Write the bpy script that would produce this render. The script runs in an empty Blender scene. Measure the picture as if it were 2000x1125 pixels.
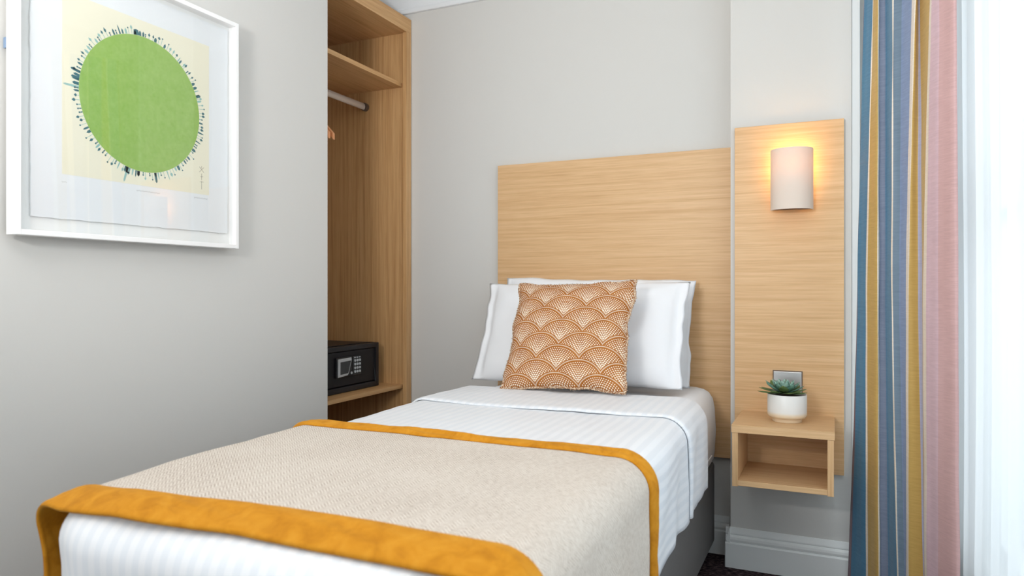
import bpy, bmesh, math, random
from mathutils import Vector, Matrix, noise

random.seed(7)
S = bpy.context.scene
COL = S.collection
PI = math.pi

# ------------------------------------------------------------------ camera
THETA = math.radians(24.444)
cam_data = bpy.data.cameras.new('camera')
cam = bpy.data.objects.new('camera', cam_data)
COL.objects.link(cam)
cam.location = (0, 0, 1.0)
cam.rotation_euler = (PI / 2, 0, THETA)
cam_data.sensor_width = 36
cam_data.lens = 36 * 1386 / 2000
cam_data.clip_start = 0.02
cam_data.dof.use_dof = True
cam_data.dof.focus_distance = 2.35
cam_data.dof.aperture_fstop = 4.0
S.camera = cam

# ------------------------------------------------------------------ world, light, exposure
W = bpy.data.worlds.new('daylight')
S.world = W
W.use_nodes = True
bg = W.node_tree.nodes['Background']
bg.inputs[0].default_value = (0.80, 0.92, 1.0, 1)
bg.inputs[1].default_value = 1.0
S.view_settings.view_transform = 'Standard'
S.view_settings.look = 'None'
S.view_settings.exposure = 0.0
S.view_settings.gamma = 1.0
S.view_settings.use_curve_mapping = False


def area(name, loc, target, sx, sy, power, color):
    d = bpy.data.lights.new(name, 'AREA')
    d.shape = 'RECTANGLE'
    d.size, d.size_y, d.energy, d.color = sx, sy, power, color
    o = bpy.data.objects.new(name, d)
    COL.objects.link(o)
    o.location = loc
    o.rotation_euler = (Vector(target) - Vector(loc)).to_track_quat('-Z', 'Y').to_euler()
    return o


area('ceiling_fill', (-0.75, 0.35, 2.36), (-0.80, 1.35, 0.6), 1.2, 1.6, 4, (1.0, 0.955, 0.90))  # unseen soft lamp, put in for light bounced off the ceiling
area('window_daylight', (1.05, 1.0, 1.3), (0.3, 1.0, 1.25), 3.2, 2.1, 25, (0.78, 0.91, 1.0))
area('uplight', (-0.80, -0.30, 1.5), (-0.78, 0.30, 2.42), 0.35, 0.35, 38, (1.0, 0.985, 0.965))

area('rear_fill', (-0.95, -1.45, 1.35), (-0.9, 2.2, 1.0), 1.0, 1.2, 11, (0.90, 0.96, 1.0))  # unseen fill before the closed rear wall, added to brighten the headboard wall


# ------------------------------------------------------------------ node helpers
class N:
    """Tiny expression wrapper over math nodes."""
    tree = None

    def __init__(self, s): self.s = s

    @staticmethod
    def op(o, *a):
        n = N.tree.nodes.new('ShaderNodeMath')
        n.operation = o
        for i, x in enumerate(a):
            if isinstance(x, N):
                N.tree.links.new(x.s, n.inputs[i])
            else:
                n.inputs[i].default_value = x
        return N(n.outputs[0])

    def __add__(a, b): return N.op('ADD', a, b)
    def __radd__(a, b): return N.op('ADD', b, a)
    def __sub__(a, b): return N.op('SUBTRACT', a, b)
    def __rsub__(a, b): return N.op('SUBTRACT', b, a)
    def __mul__(a, b): return N.op('MULTIPLY', a, b)
    def __rmul__(a, b): return N.op('MULTIPLY', b, a)
    def __truediv__(a, b): return N.op('DIVIDE', a, b)
    def floor(a): return N.op('FLOOR', a)
    def fract(a): return N.op('FRACT', a)
    def lt(a, b): return N.op('LESS_THAN', a, b)
    def gt(a, b): return N.op('GREATER_THAN', a, b)


def srgb(r, g, b):
    def f(c):
        c /= 255.0
        return c / 12.92 if c <= 0.04045 else ((c + 0.055) / 1.055) ** 2.4
    return (f(r), f(g), f(b), 1)


def material(name, color, rough=0.5, metal=0.0, spec=0.5, sheen=0.0):
    m = bpy.data.materials.new(name)
    m.use_nodes = True
    p = m.node_tree.nodes['Principled BSDF']
    p.inputs['Base Color'].default_value = color
    p.inputs['Roughness'].default_value = rough
    p.inputs['Metallic'].default_value = metal
    p.inputs['Specular IOR Level'].default_value = spec
    p.inputs['Sheen Weight'].default_value = sheen
    return m


def bsdf(m): return m.node_tree.nodes['Principled BSDF']


def coords(m, kind='Object', scale=(1, 1, 1)):
    t = m.node_tree
    c = t.nodes.new('ShaderNodeTexCoord')
    mp = t.nodes.new('ShaderNodeMapping')
    mp.inputs['Scale'].default_value = scale
    t.links.new(c.outputs[kind], mp.inputs[0])
    return mp.outputs[0]


def noise_node(m, vec, scale, detail=3, rough=0.5, dist=0.0):
    t = m.node_tree
    n = t.nodes.new('ShaderNodeTexNoise')
    n.inputs['Scale'].default_value = scale
    n.inputs['Detail'].default_value = detail
    n.inputs['Roughness'].default_value = rough
    n.inputs['Distortion'].default_value = dist
    t.links.new(vec, n.inputs['Vector'])
    return n.outputs[0]


def ramp(m, fac, stops):
    t = m.node_tree
    r = t.nodes.new('ShaderNodeValToRGB')
    e = r.color_ramp.elements
    e[0].position, e[0].color = stops[0]
    e[1].position, e[1].color = stops[-1]
    for p, c in stops[1:-1]:
        x = e.new(p)
        x.color = c
    t.links.new(fac.s if isinstance(fac, N) else fac, r.inputs[0])
    return r.outputs[0]


def mixc(m, fac, a, b, mode='MIX'):
    t = m.node_tree
    n = t.nodes.new('ShaderNodeMix')
    n.data_type = 'RGBA'
    n.blend_type = mode
    for i, x in ((0, fac), (6, a), (7, b)):
        if isinstance(x, N):
            x = x.s
        if isinstance(x, bpy.types.NodeSocket):
            t.links.new(x, n.inputs[i])
        else:
            n.inputs[i].default_value = x
    return n.outputs[2]


def bump(m, height, strength=0.3, dist=0.002):
    t = m.node_tree
    b = t.nodes.new('ShaderNodeBump')
    b.inputs['Strength'].default_value = strength
    b.inputs['Distance'].default_value = dist
    t.links.new(height.s if isinstance(height, N) else height, b.inputs['Height'])
    t.links.new(b.outputs[0], bsdf(m).inputs['Normal'])


def base(m, sock):
    m.node_tree.links.new(sock, bsdf(m).inputs['Base Color'])


def wood(name, axis, light, mid, dark):
    """Straight-grained light oak laminate; the grain runs along the given axis."""
    m = material(name, mid, 0.42, spec=0.35)
    sc = {'X': (0.8, 42, 42), 'Y': (42, 0.8, 42), 'Z': (42, 42, 0.8)}[axis]
    sf = {'X': (5, 150, 150), 'Y': (150, 5, 150), 'Z': (150, 150, 5)}[axis]
    a = noise_node(m, coords(m, 'Object', sc), 2.2, 5, 0.6, 0.5)
    b = noise_node(m, coords(m, 'Object', sf), 1.5, 2, 0.6, 0.0)
    c1 = ramp(m, a, [(0.30, dark), (0.5, mid), (0.72, light)])
    c2 = ramp(m, b, [(0.32, (0.87, 0.83, 0.79, 1)), (0.62, (1, 1, 1, 1))])
    base(m, mixc(m, 0.75, c1, c2, 'MULTIPLY'))
    bump(m, b, 0.08, 0.0006)
    return m


OAK = (srgb(229, 191, 146), srgb(222, 182, 135), srgb(211, 168, 120))
OAK2 = (srgb(220, 178, 128), srgb(210, 166, 115), srgb(190, 144, 94))
M = {}
for ax in 'XYZ':
    M['oak' + ax] = wood('light_oak_' + ax.lower(), ax, *OAK)
    M['ward' + ax] = wood('wardrobe_oak_' + ax.lower(), ax, *OAK2)


def plaster(name, col):
    m = material(name, col, 0.75, spec=0.25)
    bump(m, noise_node(m, coords(m), 60, 4, 0.6), 0.05, 0.002)
    return m


M['wall'] = plaster('wall_paint', srgb(215, 213, 209))
M['ceil'] = plaster('ceiling_paint', srgb(236, 238, 240))
M['skirt'] = material('skirting_gloss', srgb(232, 234, 233), 0.3)
M['black'] = material('safe_black', srgb(34, 34, 37), 0.45, spec=0.4)
M['black_in'] = material('safe_door_black', srgb(27, 27, 30), 0.5, spec=0.35)
M['chrome'] = material('brushed_steel', srgb(205, 206, 208), 0.32, 1.0)
M['satin'] = material('satin_rail', srgb(206, 196, 186), 0.45, 0.35)
M['silver'] = material('silver_plastic', srgb(200, 202, 204), 0.4, 0.3)
M['screen'] = material('smoked_screen', srgb(52, 54, 56), 0.25)
M['key'] = material('grey_key', srgb(190, 194, 198), 0.4)
M['steel_dark'] = material('dark_steel', srgb(112, 98, 88), 0.4, 0.6)
M['frame_white'] = material('frame_white', srgb(248, 247, 246), 0.35)
M['mat_white'] = material('mount_board', srgb(240, 241, 239), 0.8)
M['paper'] = material('paper', srgb(236, 239, 241), 0.85)
M['hanger'] = material('hanger_beech', srgb(232, 160, 108), 0.4)
M['white_pot'] = material('pot_glaze', srgb(232, 229, 224), 0.35)
M['bulb'] = material('bulb_glass', srgb(255, 230, 180), 0.3)

# carpet: dark plum with a fine lighter weave
m = M['carpet'] = material('carpet', srgb(52, 40, 44), 0.95, spec=0.1)
wv = coords(m, 'Object', (55, 190, 55))
n1 = noise_node(m, wv, 1.0, 3, 0.6)
base(m, ramp(m, n1, [(0.42, srgb(30, 22, 26)), (0.55, srgb(74, 58, 62)), (0.68, srgb(128, 110, 108))]))
bump(m, n1, 0.6, 0.004)

# white bed linen with a satin stripe (UV in metres across the bed)
m = M['linen'] = material('striped_linen', srgb(243, 244, 247), 0.6, spec=0.3, sheen=0.2)
t = N.tree = m.node_tree
uvn = t.nodes.new('ShaderNodeUVMap')
sx = t.nodes.new('ShaderNodeSeparateXYZ')
t.links.new(uvn.outputs[0], sx.inputs[0])
U = N(sx.outputs[0])
stripe = (U * (1 / 0.028)).fract().lt(0.5)
base(m, mixc(m, stripe, srgb(240, 241, 244), srgb(232, 235, 240)))
t.links.new((0.62 - stripe * 0.22).s, bsdf(m).inputs['Roughness'])
M['cotton'] = material('white_cotton', srgb(244, 245, 248), 0.7, spec=0.25, sheen=0.15)
bump(M['cotton'], noise_node(M['cotton'], coords(M['cotton']), 420, 2), 0.05, 0.0008)

# grey divan cloth
m = M['divan'] = material('divan_cloth', srgb(104, 101, 100), 0.9, spec=0.1)
n1 = noise_node(m, coords(m), 500, 2)
base(m, ramp(m, n1, [(0.3, srgb(106, 103, 101)), (0.7, srgb(130, 127, 125))]))

# beige herringbone runner cloth (UV in metres)
m = M['weave'] = material('herringbone_weave', srgb(214, 203, 190), 0.9, spec=0.1, sheen=0.05)
t = N.tree = m.node_tree
uvn = t.nodes.new('ShaderNodeUVMap')
sx = t.nodes.new('ShaderNodeSeparateXYZ')
t.links.new(uvn.outputs[0], sx.inputs[0])
U, V = N(sx.outputs[0]), N(sx.outputs[1])
tri = N.op('PINGPONG', U, 0.0135)
z = ((V + tri) * (1 / 0.0072)).fract()
zz = N.op('ABSOLUTE', z - 0.5) * 2.0
n1 = noise_node(m, uvn.outputs[0], 420, 3, 0.7)
n2 = noise_node(m, uvn.outputs[0], 6, 3, 0.5)
mpw = t.nodes.new('ShaderNodeMapping')
mpw.inputs['Scale'].default_value = (95, 260, 1)
mpw.inputs['Rotation'].default_value = (0, 0, 0.6)
t.links.new(uvn.outputs[0], mpw.inputs[0])
n3 = noise_node(m, mpw.outputs[0], 1.0, 2, 0.6)
fac = zz * 0.62 + N(n1) * 0.35 + N(n2) * 0.25 + (N(n3) - 0.5) * 0.85 + 0.16
base(m, ramp(m, fac, [(0.34, srgb(150, 133, 118)), (0.60, srgb(199, 183, 169)), (0.95, srgb(226, 217, 206))]))
bump(m, zz, 0.25, 0.0012)

# mustard velvet
m = M['velvet'] = material('mustard_velvet', srgb(226, 158, 44), 0.75, spec=0.12, sheen=0.2)
bsdf(m).inputs['Sheen Tint'].default_value = srgb(255, 205, 110)
n1 = noise_node(m, coords(m), 26, 5, 0.65, 0.6)
base(m, ramp(m, n1, [(0.25, srgb(176, 110, 20)), (0.5, srgb(202, 134, 32)), (0.8, srgb(218, 154, 50))]))

# cushion: overlapping fans of little tesserae (UV in metres)
m = M['fans'] = material('fan_print', srgb(190, 128, 74), 0.85, spec=0.15)
t = N.tree = m.node_tree
uvn = t.nodes.new('ShaderNodeUVMap')
sx = t.nodes.new('ShaderNodeSeparateXYZ')
t.links.new(uvn.outputs[0], sx.inputs[0])
U, V = N(sx.outputs[0]), N(sx.outputs[1])
FW, FH, FR = 0.147, 0.0475, 0.093
k0 = ((V - FR) * (1 / FH)).floor() + 1.0
d_sel = None
for j in (3, 2, 1, 0):
    k = k0 + float(j)
    par = (k * 0.5).fract()                      # 0 or .5
    lx = (((U * (1 / FW) - par) + 0.5).fract() - 0.5) * FW
    ly = V - k * FH
    d = N.op('SQRT', lx * lx + ly * ly)
    an = N.op('ARCTAN2', lx, ly)
    if d_sel is None:
        d_sel, a_sel = d, an
    else:
        ins = d.lt(FR)
        d_sel = ins * d + (1.0 - ins) * d_sel
        a_sel = ins * an + (1.0 - ins) * a_sel
STEP = 0.0063
q = (d_sel * (1 / STEP)).floor()
fr = (d_sel * (1 / STEP)).fract() - 0.5
cnt = (q * (2 * PI * 0.92)).floor()
fa = (a_sel * (1 / (2 * PI)) * cnt + q * 0.5).fract() - 0.5
rr = N.op('SQRT', fr * fr + fa * fa)
lim = 0.515 - (d_sel * (1 / FR)) * 0.285
dot = rr.lt(lim)
band = d_sel.gt(FR * 0.895)
line = d_sel.gt(FR * 0.925) * d_sel.lt(FR * 0.962)
dot = dot * (1.0 - band) + line * 0.6
n1 = noise_node(m, uvn.outputs[0], 30, 3)
rust = ramp(m, n1, [(0.3, srgb(160, 95, 38)), (0.7, srgb(178, 112, 52))])
base(m, mixc(m, dot, rust, srgb(243, 228, 208)))

M['piping'] = material('rust_fringe', srgb(172, 116, 66), 0.9)
n1 = noise_node(M['piping'], coords(M['piping']), 260, 2, 0.5)
base(M['piping'], ramp(M['piping'], n1, [(0.42, srgb(140, 88, 46)), (0.6, srgb(232, 208, 180))]))

# lamp shade: thin warm-white fabric
m = M['shade'] = material('lamp_shade_fabric', srgb(238, 226, 214), 0.8, spec=0.2)
t = m.node_tree
tr = t.nodes.new('ShaderNodeBsdfTranslucent')
tr.inputs[0].default_value = srgb(255, 222, 178)
ms = t.nodes.new('ShaderNodeMixShader')
ms.inputs[0].default_value = 0.13
out = t.nodes['Material Output']
t.links.new(bsdf(m).outputs[0], ms.inputs[1])
t.links.new(tr.outputs[0], ms.inputs[2])
t.links.new(ms.outputs[0], out.inputs[0])

# sheer curtain
m = M['sheer'] = material('sheer_voile', srgb(250, 252, 252), 0.9, spec=0.05)
t = m.node_tree
tr = t.nodes.new('ShaderNodeBsdfTranslucent')
tr.inputs[0].default_value = srgb(252, 254, 254)
tp = t.nodes.new('ShaderNodeBsdfTransparent')
m1 = t.nodes.new('ShaderNodeMixShader')
m1.inputs[0].default_value = 0.70
m2 = t.nodes.new('ShaderNodeMixShader')
m2.inputs[0].default_value = 0.22
t.links.new(bsdf(m).outputs[0], m1.inputs[1])
t.links.new(tr.outputs[0], m1.inputs[2])
t.links.new(m1.outputs[0], m2.inputs[1])
t.links.new(tp.outputs[0], m2.inputs[2])
t.links.new(m2.outputs[0], t.nodes['Material Output'].inputs[0])


def glass(name, fac):
    m = material(name, (1, 1, 1, 1), 0.02)
    t = m.node_tree
    tp = t.nodes.new('ShaderNodeBsdfTransparent')
    gl = t.nodes.new('ShaderNodeBsdfGlossy')
    gl.inputs['Roughness'].default_value = 0.02
    lw = t.nodes.new('ShaderNodeLayerWeight')
    lw.inputs[0].default_value = 0.5
    mx = t.nodes.new('ShaderNodeMixShader')
    N.tree = t
    t.links.new((N.op('POWER', N(lw.outputs['Facing']), 5.0) * (0.9 * fac) + 0.045 * fac).s, mx.inputs[0])
    t.links.new(tp.outputs[0], mx.inputs[1])
    t.links.new(gl.outputs[0], mx.inputs[2])
    t.links.new(mx.outputs[0], t.nodes['Material Output'].inputs[0])
    return m


M['glass'] = glass('picture_glass', 1.0)
M['pane'] = glass('window_glass', 1.0)

# print
m = M['cream'] = material('cream_ink', srgb(240, 236, 214), 0.85)
m = M['green'] = material('green_ink', srgb(150, 188, 92), 0.85)
base(m, ramp(m, noise_node(m, coords(m, 'Object', (1, 1, 1)), 55, 6, 0.75), [(0.3, srgb(140, 180, 80)), (0.7, srgb(160, 194, 106))]))
M['teal'] = material('teal_ink', srgb(64, 112, 120), 0.85)
M['pale_teal'] = material('pale_teal_ink', srgb(150, 190, 186), 0.85)
M['pencil'] = material('pencil', srgb(176, 178, 178), 0.9)
M['ink'] = material('sepia_ink', srgb(120, 112, 100), 0.9)


def silk(name, c, c2=None):
    m = material(name, srgb(*c), 0.5, spec=0.3, sheen=0.25)
    c2 = c2 or tuple(max(0, x - 14) for x in c)
    n1 = noise_node(m, coords(m, 'Object', (14, 14, 150)), 2.0, 3, 0.6)
    base(m, ramp(m, n1, [(0.3, srgb(*c2)), (0.7, srgb(*c))]))
    return m


for k, c in dict(blue=(86, 138, 172), gold=(208, 172, 100), cream=(250, 238, 222), slate=(136, 146, 168),
                 teal_grey=(122, 142, 160), lavender=(140, 158, 192), mauve=(222, 190, 198),
                 rose=(216, 176, 174), lilac=(186, 186, 212), plum=(128, 96, 110)).items():
    M['c_' + k] = silk('curtain_' + k, c)


# ------------------------------------------------------------------ object helpers
def tag(o, label=None, cat=None, group=None, kind=None):
    if label: o['label'] = label
    if cat: o['category'] = cat
    if group: o['group'] = group
    if kind: o['kind'] = kind
    return o


def thing(name, loc, label, cat, group=None):
    o = bpy.data.objects.new(name, None)
    COL.objects.link(o)
    o.location = loc
    o.empty_display_size = 0.05
    return tag(o, label, cat, group)


def wloc(o):
    v = Vector((0, 0, 0))
    while o:
        v += o.location
        o = o.parent
    return v


def obj(name, bm, mats, parent=None, loc=None, smooth=False, bevel=0.0, seg=2, label=None):
    """Link a bmesh given in world coordinates as one mesh object with its origin at loc."""
    me = bpy.data.meshes.new(name)
    org = Vector(loc) if loc is not None else (wloc(parent) if parent else Vector((0, 0, 0)))
    bmesh.ops.recalc_face_normals(bm, faces=bm.faces[:]) if not getattr(bm, 'tagged', False) else None
    bmesh.ops.translate(bm, verts=bm.verts[:], vec=-org)
    bm.to_mesh(me)
    bm.free()
    o = bpy.data.objects.new(name, me)
    COL.objects.link(o)
    for mt in (mats if isinstance(mats, (list, tuple)) else [mats]):
        me.materials.append(mt)
    if parent:
        o.parent = parent
        o.location = org - wloc(parent)
    else:
        o.location = org
    if smooth:
        for p in me.polygons:
            p.use_smooth = True
    if bevel:
        b = o.modifiers.new('bevel', 'BEVEL')
        b.width = bevel
        b.segments = seg
        b.limit_method = 'ANGLE'
    if label:
        o['label'] = label
    return o


def box(x0, x1, y0, y1, z0, z1, bm=None, mi=0):
    bm = bm or bmesh.new()
    v = [bm.verts.new((x, y, z)) for x in (x0, x1) for y in (y0, y1) for z in (z0, z1)]
    for f in ((0, 1, 3, 2), (4, 6, 7, 5), (0, 4, 5, 1), (2, 3, 7, 6), (0, 2, 6, 4), (1, 5, 7, 3)):
        bm.faces.new([v[i] for i in f]).material_index = mi
    return bm


def tube(path, r, seg=10, bm=None, mi=0, caps=True):
    bm = bm or bmesh.new()
    rings = []
    path = [Vector(p) for p in path]
    for i, p in enumerate(path):
        a = path[max(i - 1, 0)]
        b = path[min(i + 1, len(path) - 1)]
        d = (b - a).normalized()
        up = Vector((0, 0, 1)) if abs(d.z) < 0.95 else Vector((1, 0, 0))
        s1 = d.cross(up).normalized()
        s2 = d.cross(s1)
        rad = r(i) if callable(r) else r
        rings.append([bm.verts.new(p + (s1 * math.cos(2 * PI * k / seg) + s2 * math.sin(2 * PI * k / seg)) * rad) for k in range(seg)])
    for A, B in zip(rings, rings[1:]):
        for k in range(seg):
            bm.faces.new((A[k], A[(k + 1) % seg], B[(k + 1) % seg], B[k])).material_index = mi
    if caps:
        bm.faces.new(rings[0]).material_index = mi
        bm.faces.new(rings[-1]).material_index = mi
    return bm


def lathe(prof, cx, cy, seg=48, bm=None):
    bm = bm or bmesh.new()
    rings = []
    for r, z in prof:
        if r < 1e-6:
            rings.append([bm.verts.new((cx, cy, z))])
        else:
            rings.append([bm.verts.new((cx + r * math.cos(2 * PI * k / seg), cy + r * math.sin(2 * PI * k / seg), z)) for k in range(seg)])
    for A, B in zip(rings, rings[1:]):
        for k in range(seg):
            k2 = (k + 1) % seg
            if len(A) == 1:
                bm.faces.new((A[0], B[k2], B[k]))
            elif len(B) == 1:
                bm.faces.new((A[k], A[k2], B[0]))
            else:
                bm.faces.new((A[k], A[k2], B[k2], B[k]))
    return bm


def extrude_profile(prof, axis, a, b, bm=None):
    """Sweep a closed (p, z) outline along X or Y; p is the other horizontal coordinate."""
    bm = bm or bmesh.new()
    mk = (lambda t, p, z: (t, p, z)) if axis == 'X' else (lambda t, p, z: (p, t, z))
    A = [bm.verts.new(mk(a, p, z)) for p, z in prof]
    B = [bm.verts.new(mk(b, p, z)) for p, z in prof]
    n = len(prof)
    for i in range(n):
        bm.faces.new((A[i], A[(i + 1) % n], B[(i + 1) % n], B[i]))
    bm.faces.new(A)
    bm.faces.new(B[::-1])
    return bm


def cloth(name, nu, nv, fn, mat, parent=None, loc=None, thick=0.0, sub=0, label=None):
    bm = bmesh.new()
    uvl = bm.loops.layers.uv.new('UVMap')
    vs, uvs = [], {}
    for i in range(nu + 1):
        row = []
        for j in range(nv + 1):
            p, uv = fn(i / nu, j / nv)
            v = bm.verts.new(p)
            uvs[v] = uv
            row.append(v)
        vs.append(row)
    for i in range(nu):
        for j in range(nv):
            f = bm.faces.new((vs[i][j], vs[i + 1][j], vs[i + 1][j + 1], vs[i][j + 1]))
            for l in f.loops:
                l[uvl].uv = uvs[l.vert]
    me = bpy.data.meshes.new(name)
    org = Vector(loc) if loc is not None else (wloc(parent) if parent else Vector((0, 0, 0)))
    bmesh.ops.translate(bm, verts=bm.verts[:], vec=-org)
    bm.normal_update()
    bm.to_mesh(me)
    bm.free()
    o = bpy.data.objects.new(name, me)
    COL.objects.link(o)
    me.materials.append(mat)
    if parent:
        o.parent = parent
        o.location = org - wloc(parent)
    else:
        o.location = org
    for p in me.polygons:
        p.use_smooth = True
    if thick:
        s = o.modifiers.new('thickness', 'SOLIDIFY')
        s.thickness = thick
        s.offset = -1.0
    if sub:
        s = o.modifiers.new('smooth', 'SUBSURF')
        s.levels = s.render_levels = sub
    if label:
        o['label'] = label
    return o


def nz(x, y, z, s=1.0): return noise.noise(Vector((x * s, y * s, z * s)))


def smooth01(x):
    x = min(1.0, max(0.0, x))
    return x * x * (3 - 2 * x)


# ------------------------------------------------------------------ the setting
XL, YB, ZC = -1.712, 2.765, 2.42        # left wall, back wall, ceiling
XR = 0.41                              # right (window) wall
YP, XP = 2.65, -0.3405                 # pier beside the headboard


def struct(name, bm, mat, **k):
    return tag(obj(name, bm, mat, **k), kind='structure')


struct('floor', box(-2.6, 0.6, -1.7, 2.95, -0.06, 0.0), M['carpet'])
struct('ceiling', box(-2.6, 0.6, -1.7, 2.95, ZC, ZC + 0.06), M['ceil'])
bm = box(XL - 0.044, XL, -1.7, 2.113, 0, ZC)
box(-2.52, -2.46, 1.86, 2.95, 0, ZC, bm)
box(-2.46, XL - 0.044, 1.86, 1.90, 0, ZC, bm)
struct('wall_left', bm, M['wall'])
struct('wall_back', box(-2.52, 0.6, YB, YB + 0.1, 0, ZC), M['wall'])
struct('wall_pier', box(XP, 0.052, YP, YB, 0, ZC), M['wall'])
struct('wall_rear', box(-1.75, 0.6, -1.7, -1.6, 0, ZC), M['wall'])
# window wall: tall opening that almost reaches the corner
bm = box(XR, XR + 0.12, 2.64, YB, 0, ZC)
box(XR, XR + 0.12, -1.6, -0.7, 0, ZC, bm)
box(XR, XR + 0.12, -0.7, 2.64, 0, 0.17, bm)
box(XR, XR + 0.12, -0.7, 2.64, 2.24, ZC, bm)
struct('wall_right', bm, M['wall'])

bm = bmesh.new()
for y0, y1 in ((-0.7, -0.64), (0.32, 0.37), (1.34, 1.39), (2.58, 2.64)):
    box(XR + 0.05, XR + 0.10, y0, y1, 0.17, 2.24, bm)
for z0, z1 in ((0.17, 0.22), (1.2, 1.24), (2.18, 2.24)):
    box(XR + 0.052, XR + 0.098, -0.7, 2.64, z0, z1, bm)
win = struct('window_1', bm, M['frame_white'])
obj('pane', box(XR + 0.073, XR + 0.077, -0.65, 2.60, 0.21, 2.19), M['pane'], win)

# skirting: plain board, ogee and bead
def skirt_prof(y, h=0.142, t=0.018):
    """outline in (horizontal, z) with the wall at y and the room at smaller y"""
    return [(y, 0.0), (y - t, 0.0), (y - t, 0.086), (y - t + 0.002, 0.0895), (y - t + 0.007, 0.091), (y - t + 0.0045, 0.095),
            (y - t + 0.003, 0.101), (y - t + 0.0045, 0.109), (y - t + 0.008, 0.1145), (y - t + 0.011, 0.1165),
            (y - t + 0.009, 0.118), (y - t + 0.0095, 0.123), (y - t + 0.013, 0.135), (y - 0.003, h), (y, h)]


bm = extrude_profile(skirt_prof(YP), 'X', XP - 0.016, 0.052)
pr = skirt_prof(0.0)
extrude_profile([(XP + p, z) for p, z in pr], 'Y', YP - 0.016, YB, bm)
struct('baseboard_pier', bm, M['skirt'], bevel=0.0012)
struct('baseboard_back', extrude_profile(skirt_prof(YB), 'X', XL, XP - 0.018), M['skirt'], bevel=0.001)
bm = extrude_profile([(XR + p, z) for p, z in pr], 'Y', -1.6, YB)
struct('baseboard_right', bm, M['skirt'])
bm = extrude_profile([(XL - p, z) for p, z in pr], 'Y', -1.6, 2.11)
struct('baseboard_left', bm, M['skirt'])

# cornice: small bead and cove
cov = [(YB, 2.253), (YB - 0.012, 2.253), (YB - 0.015, 2.256), (YB - 0.015, 2.271), (YB - 0.012, 2.274), (YB - 0.006, 2.2755), (YB - 0.007, 2.279)]
for k in range(9):
    a = k / 8 * PI / 2
    cov.append((YB - 0.008 - 0.115 * (1 - math.cos(a)), 2.281 + 0.125 * math.sin(a)))
cov += [(YB - 0.135, ZC - 0.012), (YB - 0.135, ZC), (YB, ZC)]
struct('trim_1', extrude_profile(cov, 'X', -2.46, XP), M['ceil'])
# narrow casing on the pier's window edge
struct('trim_2', box(0.052, 0.078, YP + 0.006, YB, 0, ZC), M['skirt'], bevel=0.003)

# ------------------------------------------------------------------ wardrobe
WX = -1.76
wd = thing('open_wardrobe', (-2.03, 2.34, 0), 'tall open oak wardrobe built in beside the left wall', 'wardrobe')
bm = box(WX - 0.02, WX, 2.7205, 2.76, 0.0, 2.158)
obj('stile', bm, M['wardZ'], wd, bevel=0.001)
obj('fascia', box(WX - 0.02, WX, 1.96, 2.76, 2.158, 2.223), M['wardY'], wd, bevel=0.001)
obj('side_panel', box(-2.36, WX - 0.02, 2.736, 2.76, 0.0, 2.2), M['wardZ'], wd)
obj('side_panel', box(-2.36, WX - 0.02, 1.96, 1.984, 0.0, 2.2), M['wardZ'], wd)
obj('back_panel', box(-2.36, -2.345, 1.984, 2.736, 0.0, 2.16), M['wardZ'], wd)
obj('top_panel', box(-2.345, WX - 0.02, 1.984, 2.736, 2.16, 2.185), M['wardY'], wd)
obj('hat_shelf', box(-2.345, -1.792, 1.984, 2.736, 1.914, 1.933), M['wardY'], wd, bevel=0.001)
obj('safe_shelf', box(-2.345, -1.787, 1.984, 2.736, 0.545, 0.5622), M['wardY'], wd, bevel=0.001)
obj('plinth', box(-2.345, -1.80, 1.984, 2.736, 0.0, 0.08), M['wardY'], wd)
# oval rail with end socket
bm = bmesh.new()
A, B = [], []
for k in range(20):
    a = 2 * PI * k / 20
    A.append(bm.verts.new((-1.993 + 0.0085 * math.cos(a), 1.984, 1.843 + 0.0155 * math.sin(a))))
    B.append(bm.verts.new((-1.993 + 0.0085 * math.cos(a), 2.736, 1.843 + 0.0155 * math.sin(a))))
for k in range(20):
    bm.faces.new((A[k], A[(k + 1) % 20], B[(k + 1) % 20], B[k]))
rail = obj('hanging_rail', bm, M['satin'], wd, smooth=True)
bm = bmesh.new()
tube([(-1.993, 2.718, 1.843), (-1.993, 2.736, 1.843)], 0.0185, 20, bm)
obj('rail_socket', bm, M['steel_dark'], rail, label='dark metal rail socket')

# hangers
def make_hanger(y, label):
    h = thing('coat_hanger', (-1.993, y, 1.60), label, 'coat hanger', 'wooden hangers on the wardrobe rail')
    bm = bmesh.new()
    pts = []
    for k in range(25):
        u = -1 + k / 12
        x = -1.993 + 0.208 * u
        zz = 1.708 - 0.095 * abs(u) ** 1.35 - (0.02 * max(0, abs(u) - 0.8) / 0.2)
        pts.append((x, y + 0.010 * u * u, zz))
    prev = None
    for i, (x, yy, zz) in enumerate(pts):
        hh = 0.017 - 0.004 * abs(-1 + i / 12)
        w = 0.0065
        r = [bm.verts.new((x, yy - w, zz - hh)), bm.verts.new((x, yy + w, zz - hh)), bm.verts.new((x, yy + w, zz + hh)), bm.verts.new((x, yy - w, zz + hh))]
        if prev:
            for a in range(4):
                bm.faces.new((prev[a], prev[(a + 1) % 4], r[(a + 1) % 4], r[a]))
        else:
            bm.faces.new(r)
        prev = r
    bm.faces.new(prev)
    obj('shoulder_bar', bm, M['hanger'], h, bevel=0.003, smooth=False)
    hk = [(-1.993, y, 1.715), (-1.993, y, 1.80)]
    for k in range(12):
        a = -PI / 2 + k / 11 * PI * 1.35
        hk.append((-1.993 + 0.0215 * math.cos(a) , y, 1.8435 + 0.0215 * math.sin(a)))
    hk[1] = (-1.993, y, 1.815)
    obj('hook', tube(hk, 0.002, 8), M['chrome'], h, smooth=True)
    return h


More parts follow.
